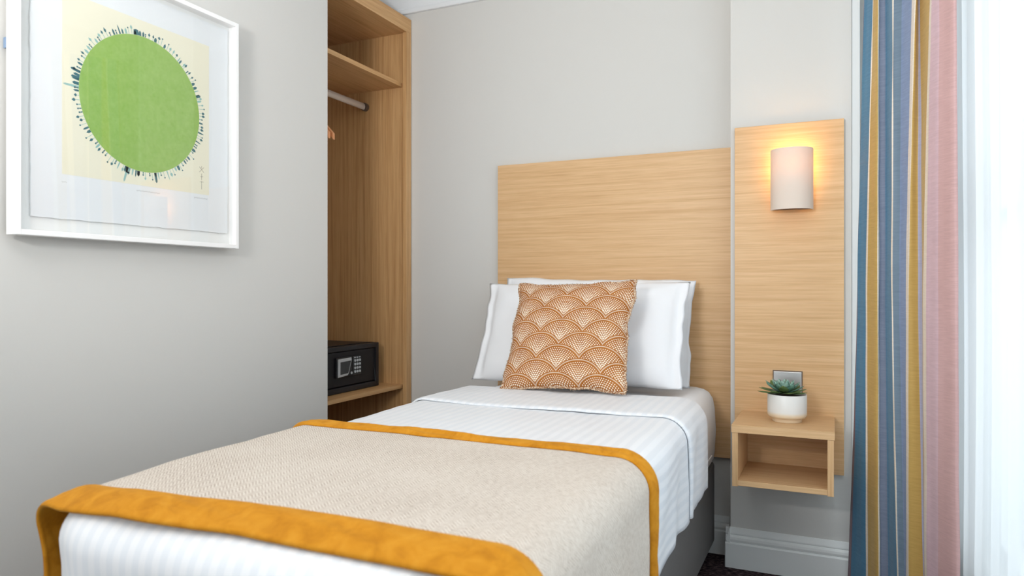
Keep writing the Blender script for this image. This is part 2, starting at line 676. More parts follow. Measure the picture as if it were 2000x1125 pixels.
make_hanger(2.178, 'wooden coat hanger on the rail, nearest the left wall edge')
make_hanger(2.205, 'wooden coat hanger on the rail, the middle one of three')
make_hanger(2.232, 'wooden coat hanger on the rail, furthest from the left wall edge')

# ------------------------------------------------------------------ safe
SX, SY0, SY1, SZ0, SZ1 = -1.862, 2.23, 2.653, 0.5632, 0.757
sf = thing('hotel_safe', (-2.03, 2.44, SZ0), 'black electronic safe with keypad on the low wardrobe shelf', 'safe')
bm = box(-2.20, SX - 0.03, SY0, SY1, SZ0, SZ1)
box(SX - 0.03, SX, SY0, SY0 + 0.02, SZ0, SZ1, bm)
box(SX - 0.03, SX, SY1 - 0.02, SY1, SZ0, SZ1, bm)
box(SX - 0.03, SX, SY0 + 0.02, SY1 - 0.02, SZ0, SZ0 + 0.0235, bm)
box(SX - 0.03, SX, SY0 + 0.02, SY1 - 0.02, SZ1 - 0.0205, SZ1, bm)
bmesh.ops.remove_doubles(bm, verts=bm.verts[:], dist=1e-5)
obj('casing', bm, M['black'], sf, bevel=0.003)
dr = obj('door', box(SX - 0.028, SX - 0.008, SY0 + 0.024, SY1 - 0.024, SZ0 + 0.0265, SZ1 - 0.0235), M['black_in'], sf, bevel=0.002)
fx = SX - 0.0078
# raised lock panel: silver bracket around a smoked window, keypad beside it
obj('lock_panel', box(fx, fx + 0.010, 2.352, 2.520, 0.627, 0.712), M['black'], sf, bevel=0.004)
bm = bmesh.new()
x0, x1 = fx + 0.0102, fx + 0.0145
def prism_yz(pts, x0, x1, bm, mi=0):
    A = [bm.verts.new((x0, y, z)) for y, z in pts]
    B = [bm.verts.new((x1, y, z)) for y, z in pts]
    n = len(pts)
    for i in range(n):
        bm.faces.new((A[i], A[(i + 1) % n], B[(i + 1) % n], B[i])).material_index = mi
    bm.faces.new(A).material_index = mi
    bm.faces.new(B[::-1]).material_index = mi
    return bm
prism_yz([(2.358, 0.630), (2.420, 0.6345), (2.426, 0.6425), (2.3725, 0.6405), (2.3725, 0.6925), (2.446, 0.6945), (2.446, 0.7075), (2.358, 0.7055)], x0, x1, bm)
obj('display_bracket', bm, M['silver'], sf, bevel=0.001, label='silver bracket round the display')
obj('display_window', prism_yz([(2.3735, 0.6415), (2.427, 0.6435), (2.445, 0.6935), (2.3735, 0.6915)], x0, x0 + 0.002, bmesh.new()), M['screen'], sf)
obj('diagonal_strip', prism_yz([(2.427, 0.640), (2.4285, 0.640), (2.4495, 0.7005), (2.448, 0.7005)], x0, x0 + 0.003, bmesh.new()), M['silver'], sf)
kp = obj('keypad', box(x0, x0 + 0.002, 2.4605, 2.5135, 0.632, 0.7105), M['screen'], sf)
for r in range(4):
    for c in range(3):
        ky, kz = 2.4716 + c * 0.0165, 0.692 - r * 0.0158
        obj('key', tube([(x0 + 0.002, ky, kz), (x0 + 0.005, ky, kz)], 0.0054, 14), M['key'], kp)
for c in range(3):
    ky = 2.4716 + c * 0.0165
    obj('indicator', box(x0 + 0.002, x0 + 0.003, ky - 0.005, ky + 0.005, 0.7025, 0.7065), M['key'], kp)
obj('release_slot', tube([(x0, 2.4500, 0.6415), (x0 + 0.003, 2.4500, 0.6415)], 0.0055, 14), M['silver'], sf)

# ------------------------------------------------------------------ headboard, side panel, shelf
obj_ = obj('headboard', box(-1.313, -0.3425, 2.741, YB - 0.0015, 0.365, 1.5235), M['oakX'], loc=(-0.83, 2.75, 0.365), bevel=0.0012)
tag(obj_, 'wide pale oak headboard panel on the wall behind the bed', 'headboard')
obj_ = obj('narrow_headboard', box(-0.3245, 0.0292, 2.632, YP - 0.001, 0.369, 1.5705), M['oakX'], loc=(-0.15, 2.64, 0.369), bevel=0.0012)
tag(obj_, 'narrow tall oak board on the pier, carrying the lamp and bedside shelf', 'headboard')

ns = thing('bedside_shelf', (-0.149, 2.486, 0.371), 'floating oak bedside box shelf with open front', 'bedside shelf')
obj('top_panel', box(-0.2986, 0.0008, 2.340, 2.632, 0.5416, 0.5665), M['oakX'], ns, bevel=0.001)
obj('side_panel', box(-0.2965, -0.279, 2.342, 2.632, 0.371, 0.5416), M['oakZ'], ns, bevel=0.001)
obj('side_panel', box(-0.0195, -0.0018, 2.342, 2.632, 0.371, 0.5416), M['oakZ'], ns, bevel=0.001)
obj('bottom_panel', box(-0.279, -0.0195, 2.343, 2.632, 0.3735, 0.3905), M['oakX'], ns, bevel=0.001)
obj('back_panel', box(-0.279, -0.0195, 2.618, 2.632, 0.3905, 0.5416), M['oakX'], ns)

# power plate
so = thing('wall_socket', (-0.148, 2.63, 0.63), 'brushed steel wall plate behind the succulent pot', 'wall socket')
obj('backing_rim', box(-0.1962, -0.1000, 2.6275, 2.632, 0.622, 0.7140), M['steel_dark'], so, bevel=0.001, label='dark rim of the plate')
obj('face_plate', box(-0.1935, -0.1030, 2.6235, 2.6275, 0.625, 0.7105), M['chrome'], so, bevel=0.0015)

# ------------------------------------------------------------------ wall lamp
lp = thing('wall_lamp', (-0.134, 2.632, 1.27), 'lit half-round fabric wall lamp on the narrow oak panel', 'lamp')
bm = bmesh.new()
def arc(k, n, off):
    u = -1 + 2 * k / n
    x = -0.1335 + (0.0685 + off) * u
    y = 2.608 - (0.062 + off) * math.sqrt(max(0.0, 1 - (abs(u)) ** 2.2))
    return x, y
n = 40
for z0, z1 in ((1.266, 1.4725),):
    out0 = [bm.verts.new((*arc(k, n, 0), z0)) for k in range(n + 1)]
    out1 = [bm.verts.new((*arc(k, n, 0), z1)) for k in range(n + 1)]
    in0 = [bm.verts.new((*arc(k, n, -0.0025), z0)) for k in range(n + 1)]
    in1 = [bm.verts.new((*arc(k, n, -0.0025), z1)) for k in range(n + 1)]
    for k in range(n):
        bm.faces.new((out0[k], out0[k + 1], out1[k + 1], out1[k]))
        bm.faces.new((in0[k], in1[k], in1[k + 1], in0[k + 1]))
        bm.faces.new((out1[k], out1[k + 1], in1[k + 1], in1[k]))
        bm.faces.new((out0[k], in0[k], in0[k + 1], out0[k + 1]))
    bm.faces.new((out0[0], out1[0], in1[0], in0[0]))
    bm.faces.new((out0[n], in0[n], in1[n], out1[n]))
obj('lamp_shade', bm, M['shade'], lp, smooth=False)
obj('back_plate', box(-0.165, -0.103, 2.618, 2.632, 1.285, 1.375), M['frame_white'], lp, bevel=0.002)
bm = box(-0.140, -0.128, 2.572, 2.620, 1.288, 1.296)
tube([(-0.134, 2.585, 1.292), (-0.134, 2.585, 1.335)], 0.012, 16, bm)
obj('bracket', bm, M['steel_dark'], lp)
bm = bmesh.new()
box(-0.196, -0.071, 2.606, 2.611, 1.268, 1.274, bm)
obj('shade_carrier', bm, M['steel_dark'], lp)
obj('bulb', lathe([(0.0, 1.335), (0.010, 1.335), (0.013, 1.35), (0.019, 1.365), (0.019, 1.385), (0.012, 1.398), (0.0, 1.402)], -0.134, 2.585, 20), M['bulb'], lp, smooth=True)
bd = bpy.data.lights.new('lamp_glow', 'POINT')
bd.energy, bd.color, bd.shadow_soft_size = 0.95, (1.0, 0.66, 0.28), 0.03
bo = bpy.data.objects.new('lamp_glow', bd)
COL.objects.link(bo)
bo.parent = lp
bo.location = Vector((-0.130, 2.592, 1.420)) - wloc(lp)

# ------------------------------------------------------------------ succulent
PX, PY, PZ = -0.141, 2.475, 0.5665
su = thing('potted_succulent', (PX, PY, PZ), 'green succulent in a small white pot on the bedside shelf', 'plant')
pot_prof = [(0.0, PZ), (0.044, PZ), (0.045, PZ + 0.002), (0.0455, PZ + 0.010), (0.047, PZ + 0.0125), (0.056, PZ + 0.0155), (0.060, PZ + 0.021),
            (0.0605, PZ + 0.03), (0.0605, PZ + 0.088), (0.0595, PZ + 0.0895), (0.0575, PZ + 0.0885), (0.0572, PZ + 0.07), (0.0, PZ + 0.07)]
m = M['white_pot']
N.tree = m.node_tree
tc = m.node_tree.nodes.new('ShaderNodeTexCoord')
sx = m.node_tree.nodes.new('ShaderNodeSeparateXYZ')
m.node_tree.links.new(tc.outputs['Object'], sx.inputs[0])
base(m, ramp(m, N(sx.outputs[2]) * 10.0, [(0.0, srgb(234, 212, 180)), (0.24, srgb(236, 218, 190)), (0.34, srgb(232, 230, 226))]))
obj('pot', lathe(pot_prof, PX, PY, 56), M['white_pot'], su, smooth=True)
obj('soil', lathe([(0.0565, PZ + 0.071), (0.0565, PZ + 0.080), (0.03, PZ + 0.082), (0, PZ + 0.083)], PX, PY, 32), material('soil', srgb(58, 44, 34), 0.95), su)


def leafmat(name, a, b):
    m = material(name, srgb(*a), 0.5, spec=0.3)
    base(m, ramp(m, noise_node(m, coords(m), 60, 3), [(0.35, srgb(*a)), (0.65, srgb(*b))]))
    return m


LM = [leafmat('leaf_blue_green', (168, 198, 184), (120, 160, 146)), leafmat('leaf_mid_green', (128, 166, 148), (84, 128, 110)), leafmat('leaf_olive', (112, 136, 82), (78, 104, 60))]
bm = bmesh.new()
rnd = random.Random(3)
count = 48
for i in range(count):
    f = i / (count - 1)
    a = i * 2.39996
    L = 0.020 + 0.056 * f ** 0.7 * (1 + 0.16 * (-math.cos(a)) * f)
    el = math.radians(66 - 62 * f ** 0.7 + rnd.uniform(-5, 5))
    wd_ = 0.008 + 0.0105 * f
    z0 = PZ + 0.100 - 0.010 * f
    d = Vector((math.cos(a) * math.cos(el), math.sin(a) * math.cos(el), math.sin(el)))
    side = Vector((-math.sin(a), math.cos(a), 0))
    upv = side.cross(d) * -1
    if upv.z < 0: upv = -upv
    o0 = Vector((PX - 0.008, PY, z0)) + Vector((math.cos(a), math.sin(a), 0)) * 0.006
    mi = 0 if f < 0.52 else (1 if f < 0.74 else 2)
    prof = [(0, 0.45), (0.25, 0.75), (0.55, 1.0), (0.8, 0.72), (0.93, 0.3), (1.0, 0.03)]
    prev = None
    for tt, w in prof:
        cpt = o0 + d * (L * tt) + upv * (0.010 * tt * tt * (1 if f < 0.8 else 0.3))
        hw = wd_ * w
        th = 0.0035 * w + 0.0004
        r = [bm.verts.new(cpt - side * hw), bm.verts.new(cpt - upv * th), bm.verts.new(cpt + side * hw), bm.verts.new(cpt + upv * th * 0.35)]
        if prev:
            for q_ in range(4):
                bm.faces.new((prev[q_], prev[(q_ + 1) % 4], r[(q_ + 1) % 4], r[q_])).material_index = mi
        else:
            bm.faces.new(r).material_index = mi
        prev = r
    bm.faces.new(prev).material_index = mi
obj('rosette', bm, LM, su, smooth=True)

# ------------------------------------------------------------------ framed print
FX = -1.66
Y0, Y1, Z0, Z1 = 0.981, 1.632, 1.120, 1.808
fp = thing('framed_print', (XL, (Y0 + Y1) / 2, Z0), 'white box-framed print of a green disc ringed by tiny houses', 'picture')
bm = bmesh.new()
fw = 0.0125
for (a0, a1, b0, b1) in ((Y0, Y0 + fw, Z0, Z1), (Y1 - fw, Y1, Z0, Z1)):
    box(-1.695, FX, a0, a1, b0, b1, bm)
for (b0, b1) in ((Z0, Z0 + fw), (Z1 - fw, Z1)):
    box(-1.695, FX - 0.0002, Y0 + fw, Y1 - fw, b0, b1, bm)
obj('frame', bm, M['frame_white'], fp, bevel=0.0012)
obj('backing_board', box(-1.694, -1.689, Y0 + fw, Y1 - fw, Z0 + fw, Z1 - fw), M['mat_white'], fp)
obj('mounting_clip', box(-1.703, -1.6945, Y0 - 0.001, Y0 + 0.02, 1.540, 1.564), material('blue_grey_clip', srgb(120, 142, 170), 0.5), fp, label='small blue-grey clip on the frame edge')
# deckle-edged sheet
sx_ = -1.6835
pts = []
ya, yb, za, zb = 1.0275, 1.6085, 1.166, 1.783
for k in range(41):
    pts.append((ya + (yb - ya) * k / 40, za + 0.0025 * nz(k * 0.9, 3.1, 0, 0.6)))
for k in range(1, 41):
    pts.append((yb + 0.002 * nz(k * 0.9, 7.7, 0, 0.6), za + (zb - za) * k / 40))
for k in range(1, 41):
    pts.append((yb - (yb - ya) * k / 40, zb + 0.002 * nz(k * 0.9, 9.1, 0, 0.6)))
for k in range(1, 40):
    pts.append((ya + 0.002 * nz(k * 0.9, 12.2, 0, 0.6), zb - (zb - za) * k / 40))
sheet = obj('paper_sheet', prism_yz(pts, sx_ - 0.004, sx_, bmesh.new()), M['paper'], fp)
ix = sx_ + 0.0003
obj('cream_ground', box(sx_, ix, 1.1005, 1.5387, 1.2735, 1.714), M['cream'], sheet)
CY, CZ, CR = 1.3225, 1.491, 0.1805
bm = bmesh.new()
prism_yz([(CY + CR * math.cos(2 * PI * k / 96), CZ + CR * math.sin(2 * PI * k / 96)) for k in range(96)], ix, ix + 0.0003, bm)
obj('green_disc', bm, M['green'], sheet)
# ring of tiny houses and trees
bm = bmesh.new()
mx_ = ix + 0.0003
rnd = random.Random(11)
def mark(a, r0, poly, mi):
    ca, sa = math.cos(a), math.sin(a)
    prism_yz([(CY + (r0 + h) * ca - w * sa, CZ + (r0 + h) * sa + w * ca) for w, h in poly], ix, mx_, bm, mi)
nm = 118
for i in range(nm):
    a = 2 * PI * (i + rnd.uniform(-0.25, 0.25)) / nm
    kind = rnd.choice('hhtttpscc')
    mi = 0 if rnd.random() < 0.62 else 1
    r0 = CR + 0.0005
    if kind == 'h':
        w, h = rnd.uniform(0.0022, 0.004), rnd.uniform(0.007, 0.012)
        mark(a, r0, [(-w, 0), (w, 0), (w, h), (0, h + 0.005), (-w, h)], mi)
    elif kind == 't':
        h = rnd.uniform(0.006, 0.014)
        mark(a, r0, [(-0.0006, 0), (0.0006, 0), (0.0006, h), (-0.0006, h)], 1)
        w, hh = rnd.uniform(0.0028, 0.0042), rnd.uniform(0.007, 0.012)
        mark(a, r0 + h, [(-w * 0.5, 0), (w * 0.5, 0), (w, hh * 0.4), (0, hh), (-w, hh * 0.4)], mi)
    elif kind == 'p':
        w, h = rnd.uniform(0.0014, 0.0026), rnd.uniform(0.016, 0.028)
        mark(a, r0, [(-w, 0), (w, 0), (w * 0.6, h * 0.75), (0, h), (-w * 0.6, h * 0.75)], mi)
    elif kind == 's':
        w = 0.0022
        h = rnd.uniform(0.013, 0.02)
        mark(a, r0, [(-0.0005, 0), (0.0005, 0), (0.0005, h), (-0.0005, h)], 1)
        mark(a, r0 + h, [(w * math.cos(q_ * PI / 4), w + w * math.sin(q_ * PI / 4)) for q_ in range(8)], 0)
    else:
        w, h = 0.0015, rnd.uniform(0.004, 0.007)
        mark(a, r0, [(-w, 0), (w, 0), (w, h), (-w, h)], mi)
        mark(a, r0 + h + 0.001, [(-w * 1.4, 0), (w * 1.4, 0), (w * 1.2, 0.004), (-w * 1.2, 0.004)], 0)
for a, w, h, mi in ((1.70, 0.0085, 0.013, 0), (2.93, 0.0035, 0.022, 0), (3.02, 0.004, 0.018, 0), (3.14, 0.003, 0.034, 1), (4.45, 0.0075, 0.014, 1), (4.44, 0.0032, 0.036, 1), (4.62, 0.0042, 0.011, 0), (4.90, 0.0038, 0.024, 0), (0.35, 0.004, 0.014, 0)):
    mark(a, CR + 0.0004, [(-w, 0), (w, 0), (w * 0.8, h), (0, h * 1.15), (-w * 0.8, h)], mi)
obj('house_ring', bm, [M['teal'], M['pale_teal']], sheet)
# handwriting: upright signature in the print, pencil title and name below
bm = bmesh.new()
def stroke(p, w=0.0008):
    for (a0, b0), (a1, b1) in zip(p, p[1:]):
        dx, dz = a1 - a0, b1 - b0
        l = math.hypot(dx, dz) or 1
        nx, nzv = -dz / l * w / 2, dx / l * w / 2
        prism_yz([(a0 + nx, b0 + nzv), (a1 + nx, b1 + nzv), (a1 - nx, b1 - nzv), (a0 - nx, b0 - nzv)], ix, mx_, bm)
yc = 1.512
stroke([(yc - 0.008, 1.353), (yc + 0.008, 1.338)]); stroke([(yc + 0.008, 1.353), (yc - 0.008, 1.338)]); stroke([(yc, 1.356), (yc, 1.349)])
stroke([(yc - 0.005, 1.3245), (yc + 0.005, 1.3255)]); stroke([(yc, 1.334), (yc, 1.315)])
stroke([(yc - 0.007, 1.309), (yc + 0.007, 1.310)]); stroke([(yc, 1.312), (yc, 1.288)])
obj('signature', bm, M['ink'], sheet)
ix, mx_ = sx_, sx_ + 0.0003
def scribble(y0, y1, z, h):
    p, k = [], 0
    y = y0
    while y < y1:
        p.append((y, z + h * (0.5 - (k % 2)) * (0.6 + 0.4 * math.sin(k * 1.7))))
        y += 0.0024
        k += 1
    stroke(p, 0.0006)
for nm_, args in (('edition_mark', (1.10, 1.112, 1.2545, 0.003)), ('pencil_title', (1.30, 1.372, 1.259, 0.004)), ('pencil_signature', (1.485, 1.535, 1.262, 0.005))):
    bm = bmesh.new()
    scribble(*args)
    obj(nm_, bm, M['pencil'], sheet)
obj('glazing', box(-1.6745, -1.6725, Y0 + fw, Y1 - fw, Z0 + fw, Z1 - fw), M['glass'], fp)

# ------------------------------------------------------------------ bed
BX0, BX1 = -1.244, -0.400          # mattress sides
bed = thing('single_bed', (-0.84, 1.75, 0), 'single bed with grey divan base against the oak headboard', 'bed')
bm = box(BX0 + 0.045, BX1 - 0.008, 0.785, 2.730, 0.052, 0.352)
obj('divan_base', bm, M['divan'], bed, bevel=0.012, seg=3)
for fx_, fy_ in ((-1.13, 0.9), (-0.5, 0.9), (-1.13, 2.6), (-0.5, 2.6)):
    obj('foot', lathe([(0, 0), (0.025, 0), (0.025, 0.012), (0.018, 0.054), (0, 0.054)], fx_, fy_, 16), M['black'], bed)


def rb_profile(d, R, r):
    L = R - r
    q_ = PI * r / 2
    if d < L:
        return d, 0.0, 0.0
    if d < L + q_:
        a = (d - L) / r
        return L + r * math.sin(a), r * (1 - math.cos(a)), a
    return R, r + d - L - q_, PI / 2


def drape(s, t, x0, x1, y0, R, r, top, foot=True):
    """Lay the flat cloth point (s, t) over a rounded slab; returns position and normal."""
    ax = min(max(s, x0 + R), x1 - R)
    ay = max(t, y0 + R) if foot else t
    ds, dt = s - ax, t - ay
    d = math.hypot(ds, dt)
    if d < 1e-9:
        return Vector((s, t, top)), Vector((0, 0, 1))
    nx, ny = ds / d, dt / d
    g, h, a = rb_profile(d, R, r)
    return Vector((ax + nx * g, ay + ny * g, top - h)), Vector((nx * math.sin(a), ny * math.sin(a), math.cos(a)))


# mattress in its fitted sheet: a rounded slab
bm = bmesh.new()
rings = []
def slab_ring(inset, z):
    out = []
    R = 0.14
    x0, x1, y0, y1 = BX0 + 0.045 + inset, BX1 - inset, 0.768 + inset, 2.732 - min(inset, 0.03)
    rr_ = max(0.01, R - inset)
    for cx, cy, a0 in ((x1 - rr_, y1 - rr_ * 0.4, 0), (x0 + rr_, y1 - rr_ * 0.4, 90), (x0 + rr_, y0 + rr_, 180), (x1 - rr_, y0 + rr_, 270)):
        ry = rr_ * (0.4 if a0 < 180 else 1)
        for k in range(9):
            a = math.radians(a0 + k * 90 / 8)
            out.append(bm.verts.new((cx + rr_ * math.cos(a), cy + ry * math.sin(a), z)))
    return out
levels = [(0.03, 0.353), (0.012, 0.358), (0.004, 0.375), (0.0, 0.40), (-0.004, 0.48), (0.0, 0.56), (0.006, 0.595), (0.018, 0.617), (0.036, 0.6285), (0.06, 0.632)]
for ins, z in levels:
    rings.append(slab_ring(ins, z))
for A, B in zip(rings, rings[1:]):
    for k in range(len(A)):
        bm.faces.new((A[k], A[(k + 1) % len(A)], B[(k + 1) % len(A)], B[k]))
bm.faces.new(rings[0])
bm.faces.new(rings[-1])
mt = obj('mattress', bm, M['cotton'], bed, smooth=True)
# seam of the fitted sheet along the lower side
obj('sheet_hem', tube([(BX1 + 0.0035, 0.90 + k * 0.084, 0.405 + 0.006 * nz(k, 1.3, 0, 0.7)) for k in range(21)], 0.0022, 6), M['cotton'], mt)

# duvet
DX0, DX1, DY0, DT = BX0 + 0.012, BX1 + 0.030, 0.727, 0.646
HEAD = 2.255


def duvet_pt(s, t, lift=0.0, wr=1.0):
    p, nrm = drape(s, t, DX0, DX1, DY0, 0.16, 0.062, DT)
    p.x += 0.022 * smooth01((s + 0.8) / 0.4) * smooth01((2.3 - t) / 0.9)
    a = 0.0035 * nz(s, t, 0.3, 5) + 0.0018 * nz(s, t, 1.3, 17)
    over = max(0.0, DT - p.z)
    a += smooth01(over / 0.12) * (0.010 * nz(t * 1.3, s * 0.25, 2.2, 4.5) + 0.004 * math.sin(t * 31 + s * 9) * smooth01(over / 0.2))
    return p + nrm * (lift + a * wr)


HANG = 0.265
def duvet_fn(u, v):
    s0 = DX0 - 0.155
    s1 = DX1 + 0.250
    t0 = DY0 - 0.275
    t = t0 + (HEAD - t0) * v
    e = 0.014 * nz(t * 2, 4.4, 0, 1.6) + 0.004 * nz(t * 9, 4.4, 0, 1)
    s = s0 + (s1 + e - s0) * u
    return duvet_pt(s, t), (s, t)


dv = thing('duvet', (-0.84, 1.5, 0.63), 'white satin-striped duvet covering the bed', 'duvet')
cloth('cover', 110, 150, duvet_fn, M['linen'], dv, thick=0.007)
def fold_fn(u, v):
    s0, s1 = DX0 - 0.13, DX1 + 0.238
    s = s0 + (s1 - s0) * u
    t = 1.915 - 0.012 * math.sin(u * 5) + (HEAD + 0.004 - 1.915) * v
    edge = min(1.0, v / 0.06, (1 - v) / 0.06)
    lift = 0.005 + 0.005 * math.sqrt(max(0.0, edge)) + 0.003 * nz(s, t, 6.0, 7)
    return duvet_pt(s, t, lift), (s + 0.014, t)
cloth('turned_back_fold', 100, 34, fold_fn, M['linen'], dv, thick=0.004)

# ------------------------------------------------------------------ bed runner
RX0, RX1, RT = DX0 - 0.028, DX1 + 0.020, 0.663
RF, RB_ = 0.757, 1.428


def runner_pt(s, t, lift=0.0):
    p, nrm = drape(s, t, RX0, RX1, DY0, 0.12, 0.085 if s < -0.8 else 0.066, RT, foot=False)
    p.x += 0.020 * smooth01((s + 0.8) / 0.4) * smooth01((2.3 - t) / 0.9)
    near = smooth01((1.1 - t) / 0.3)
    p.y += near * (0.050 * smooth01((RX0 + 0.17 - s) / 0.30) - 0.014 * smooth01((-0.75 - s) / 0.25))
    p.z -= 0.014 * near * smooth01((-0.98 - s) / 0.25) * nrm.z
    sag = smooth01((0.83 - t) / 0.10)
    mid = smooth01((s - RX0) / 0.10)
    p.z -= 0.019 * sag * (0.35 + 0.65 * mid) * nrm.z
    over = max(0.0, RT - p.z)
    a = 0.003 * nz(s, t, 9.3, 5) + 0.0015 * nz(s, t, 4.3, 14)
    if s > 0.5 * (RX0 + RX1):
        a += smooth01(over / 0.25) * 0.008 * nz(t * 1.2, s * 0.2, 5.2, 6)
    else:
        a += smooth01(over / 0.25) * (0.004 * nz(t, s, 5.2, 14))
    return p + nrm * (lift + a)


rn = thing('bed_runner', (-0.84, 1.15, 0.65), 'beige herringbone bed runner with mustard velvet borders', 'bed runner')
SR0, SR1 = RX0 - 0.30, RX1 + 0.31
BF, BBk = 0.085, 0.050
def run_fn(u, v):
    s = SR0 + (SR1 - SR0) * u
    t = RF + BF - 0.004 + (RB_ - BBk + 0.004 - RF - BF + 0.004) * v
    return runner_pt(s, t), (s, t)
cloth('woven_panel', 120, 60, run_fn, M['weave'], rn, thick=0.005)
def border(t0, w, puff, seed, tw):
    def fn(u, v):
        s = SR0 + (SR1 - SR0) * u
        t = t0 + w * v + 0.004 * nz(s, seed, 0, 5)
        lift = puff * math.sqrt(max(0.0, math.sin(PI * min(max(v, 0.0), 1.0)))) + 0.001
        lift += tw * (nz(s * 6 + v * 2.2, seed, 0.4, 2.2) + 0.5 * nz(s * 14 + v * 3, seed, 2.4, 2.0)) * math.sin(PI * v)
        return runner_pt(s, t, lift), (s, t)
    return fn
cloth('border', 150, 16, border(RF, BF, 0.008, 2.0, 0.003), M['velvet'], rn, thick=0.006, label='front mustard velvet border')
cloth('border', 190, 14, border(RB_ - BBk, BBk, 0.009, 8.0, 0.006), M['velvet'], rn, thick=0.006, label='back mustard velvet border')


# ------------------------------------------------------------------ pillows
def pillow_fn(w, h, T, flange, seed, pinch, crease):
    """One continuous closed skin: u in [0,1) goes round front then back."""
    def surf(a, b, side):
        # a, b in [-1, 1]
        ai = min(1.0, abs(a) / (1 - flange))
        th = T * (max(0.0, 1 - ai ** 2.6) ** 0.55) * (max(0.0, 1 - abs(b) ** 3.0) ** 0.55)
        x = a * w / 2 * (1 - pinch * (1 - b * b) * abs(a) ** 3)
        z = b * h / 2 * (1 - pinch * (1 - a * a) * abs(b) ** 3)
        n_ = crease * (nz(a * 2.2, b * 2.2, seed, 1.0) + 0.5 * nz(a * 5, b * 5, seed + 4, 1.0))
        x += 0.010 * nz(b * 3, seed, 1.0, 1.2) * abs(a) ** 4
        z += 0.006 * nz(a * 3, seed, 5.0, 1.2) * abs(b) ** 4
        y = -side * (th + n_ * (th / T) ** 0.5 + 0.0025)
        y += 0.012 * nz(b * 2.1 + a, seed + 2, 3.0, 1.1) * max(0, abs(a) - 0.8) / 0.2
        return Vector((x, y, z))
    return surf


def pillow(name, nu, nv, surf, mat, parent, mtx, loc=None, uv=None):
    bm = bmesh.new()
    uvl = bm.loops.layers.uv.new('UVMap')
    F, B = [], []
    for i in range(nu + 1):
        rf, rb_ = [], []
        for j in range(nv + 1):
            a, b = -1 + 2 * i / nu, -1 + 2 * j / nv
            a = math.copysign(abs(a) ** 0.85, a)
            b = math.copysign(abs(b) ** 0.85, b)
            vf = bm.verts.new(mtx @ surf(a, b, 1))
            edge = i in (0, nu) or j in (0, nv)
            vb = vf if edge else bm.verts.new(mtx @ surf(a, b, -1))
            rf.append((vf, a, b))
            rb_.append((vb, a, b))
        F.append(rf)
        B.append(rb_)
    for G, flip in ((F, 0), (B, 1)):
        for i in range(nu):
            for j in range(nv):
                q_ = [G[i][j], G[i + 1][j], G[i + 1][j + 1], G[i][j + 1]]
                if flip: q_ = q_[::-1]
                f = bm.faces.new([x[0] for x in q_])
                for l, x in zip(f.loops, q_):
                    l[uvl].uv = uv(x[1], x[2]) if uv else (x[1], x[2])
    return obj(name, bm, mat, parent, loc=loc, smooth=True)


def pose(cx, cy, cz, tilt, roll=0.0, yaw=0.0):
    """lean back by tilt (top towards +Y), roll in its own plane, yaw about Z"""
    return Matrix.Translation((cx, cy, cz)) @ Matrix.Rotation(yaw, 4, 'Z') @ Matrix.Rotation(-tilt, 4, 'X') @ Matrix.Rotation(roll, 4, 'Y')


s1 = pillow_fn(0.775, 0.40, 0.045, 0.07, 1.7, 0.03, 0.010)
o = pillow('pillow', 64, 40, s1, M['cotton'], None, pose(-0.862, 2.662, 0.840, math.radians(9), math.radians(1.0)), loc=(-0.865, 2.60, 0.64))
tag(o, 'white pillow half hidden between headboard and front pillow', 'pillow')
s2 = pillow_fn(0.800, 0.405, 0.066, 0.08, 5.2, 0.035, 0.012)
o = pillow('pillow', 64, 40, s2, M['cotton'], None, pose(-0.869, 2.500, 0.834, math.radians(24), math.radians(-0.6)), loc=(-0.865, 2.45, 0.64))
tag(o, 'white front pillow directly behind the rust patterned cushion', 'pillow')

cu = thing('scatter_cushion', (-0.82, 2.27, 0.66), 'square rust cushion with fan pattern and fringed edge, leaning on the pillows', 'cushion')
s3 = pillow_fn(0.435, 0.415, 0.056, 0.0, 9.4, 0.065, 0.006)
mtx = pose(-0.828, 2.292, 0.839, math.radians(30), math.radians(-2.0))
pillow('cover', 48, 48, s3, M['fans'], cu, mtx, uv=lambda a, b: (0.2125 * a + 0.2 + 0.03, 0.2025 * b + 0.2))
path = []
for k in range(4):
    for q_ in range(60):
        u = -1 + 2 * q_ / 60
        a, b = ((u, -1), (1, u), (-u, 1), (-1, -u))[k]
        path.append(mtx @ s3(a, b, 1))
path.append(path[0])
rr2 = random.Random(5)
bm = tube(path, lambda i: 0.0040 + 0.0014 * (i % 2), 8)
for i in range(0, len(path) - 1):
    c_ = path[i]
    out_ = (c_ - mtx.translation).normalized()
    for _ in range(2):
        e_ = c_ + out_ * rr2.uniform(0.004, 0.0075) + Vector((rr2.uniform(-1, 1), rr2.uniform(-1, 1), rr2.uniform(-1, 1))) * 0.003
        tube([c_, e_], 0.0009, 4, bm)
obj('fringe', bm, M['piping'], cu, smooth=True)

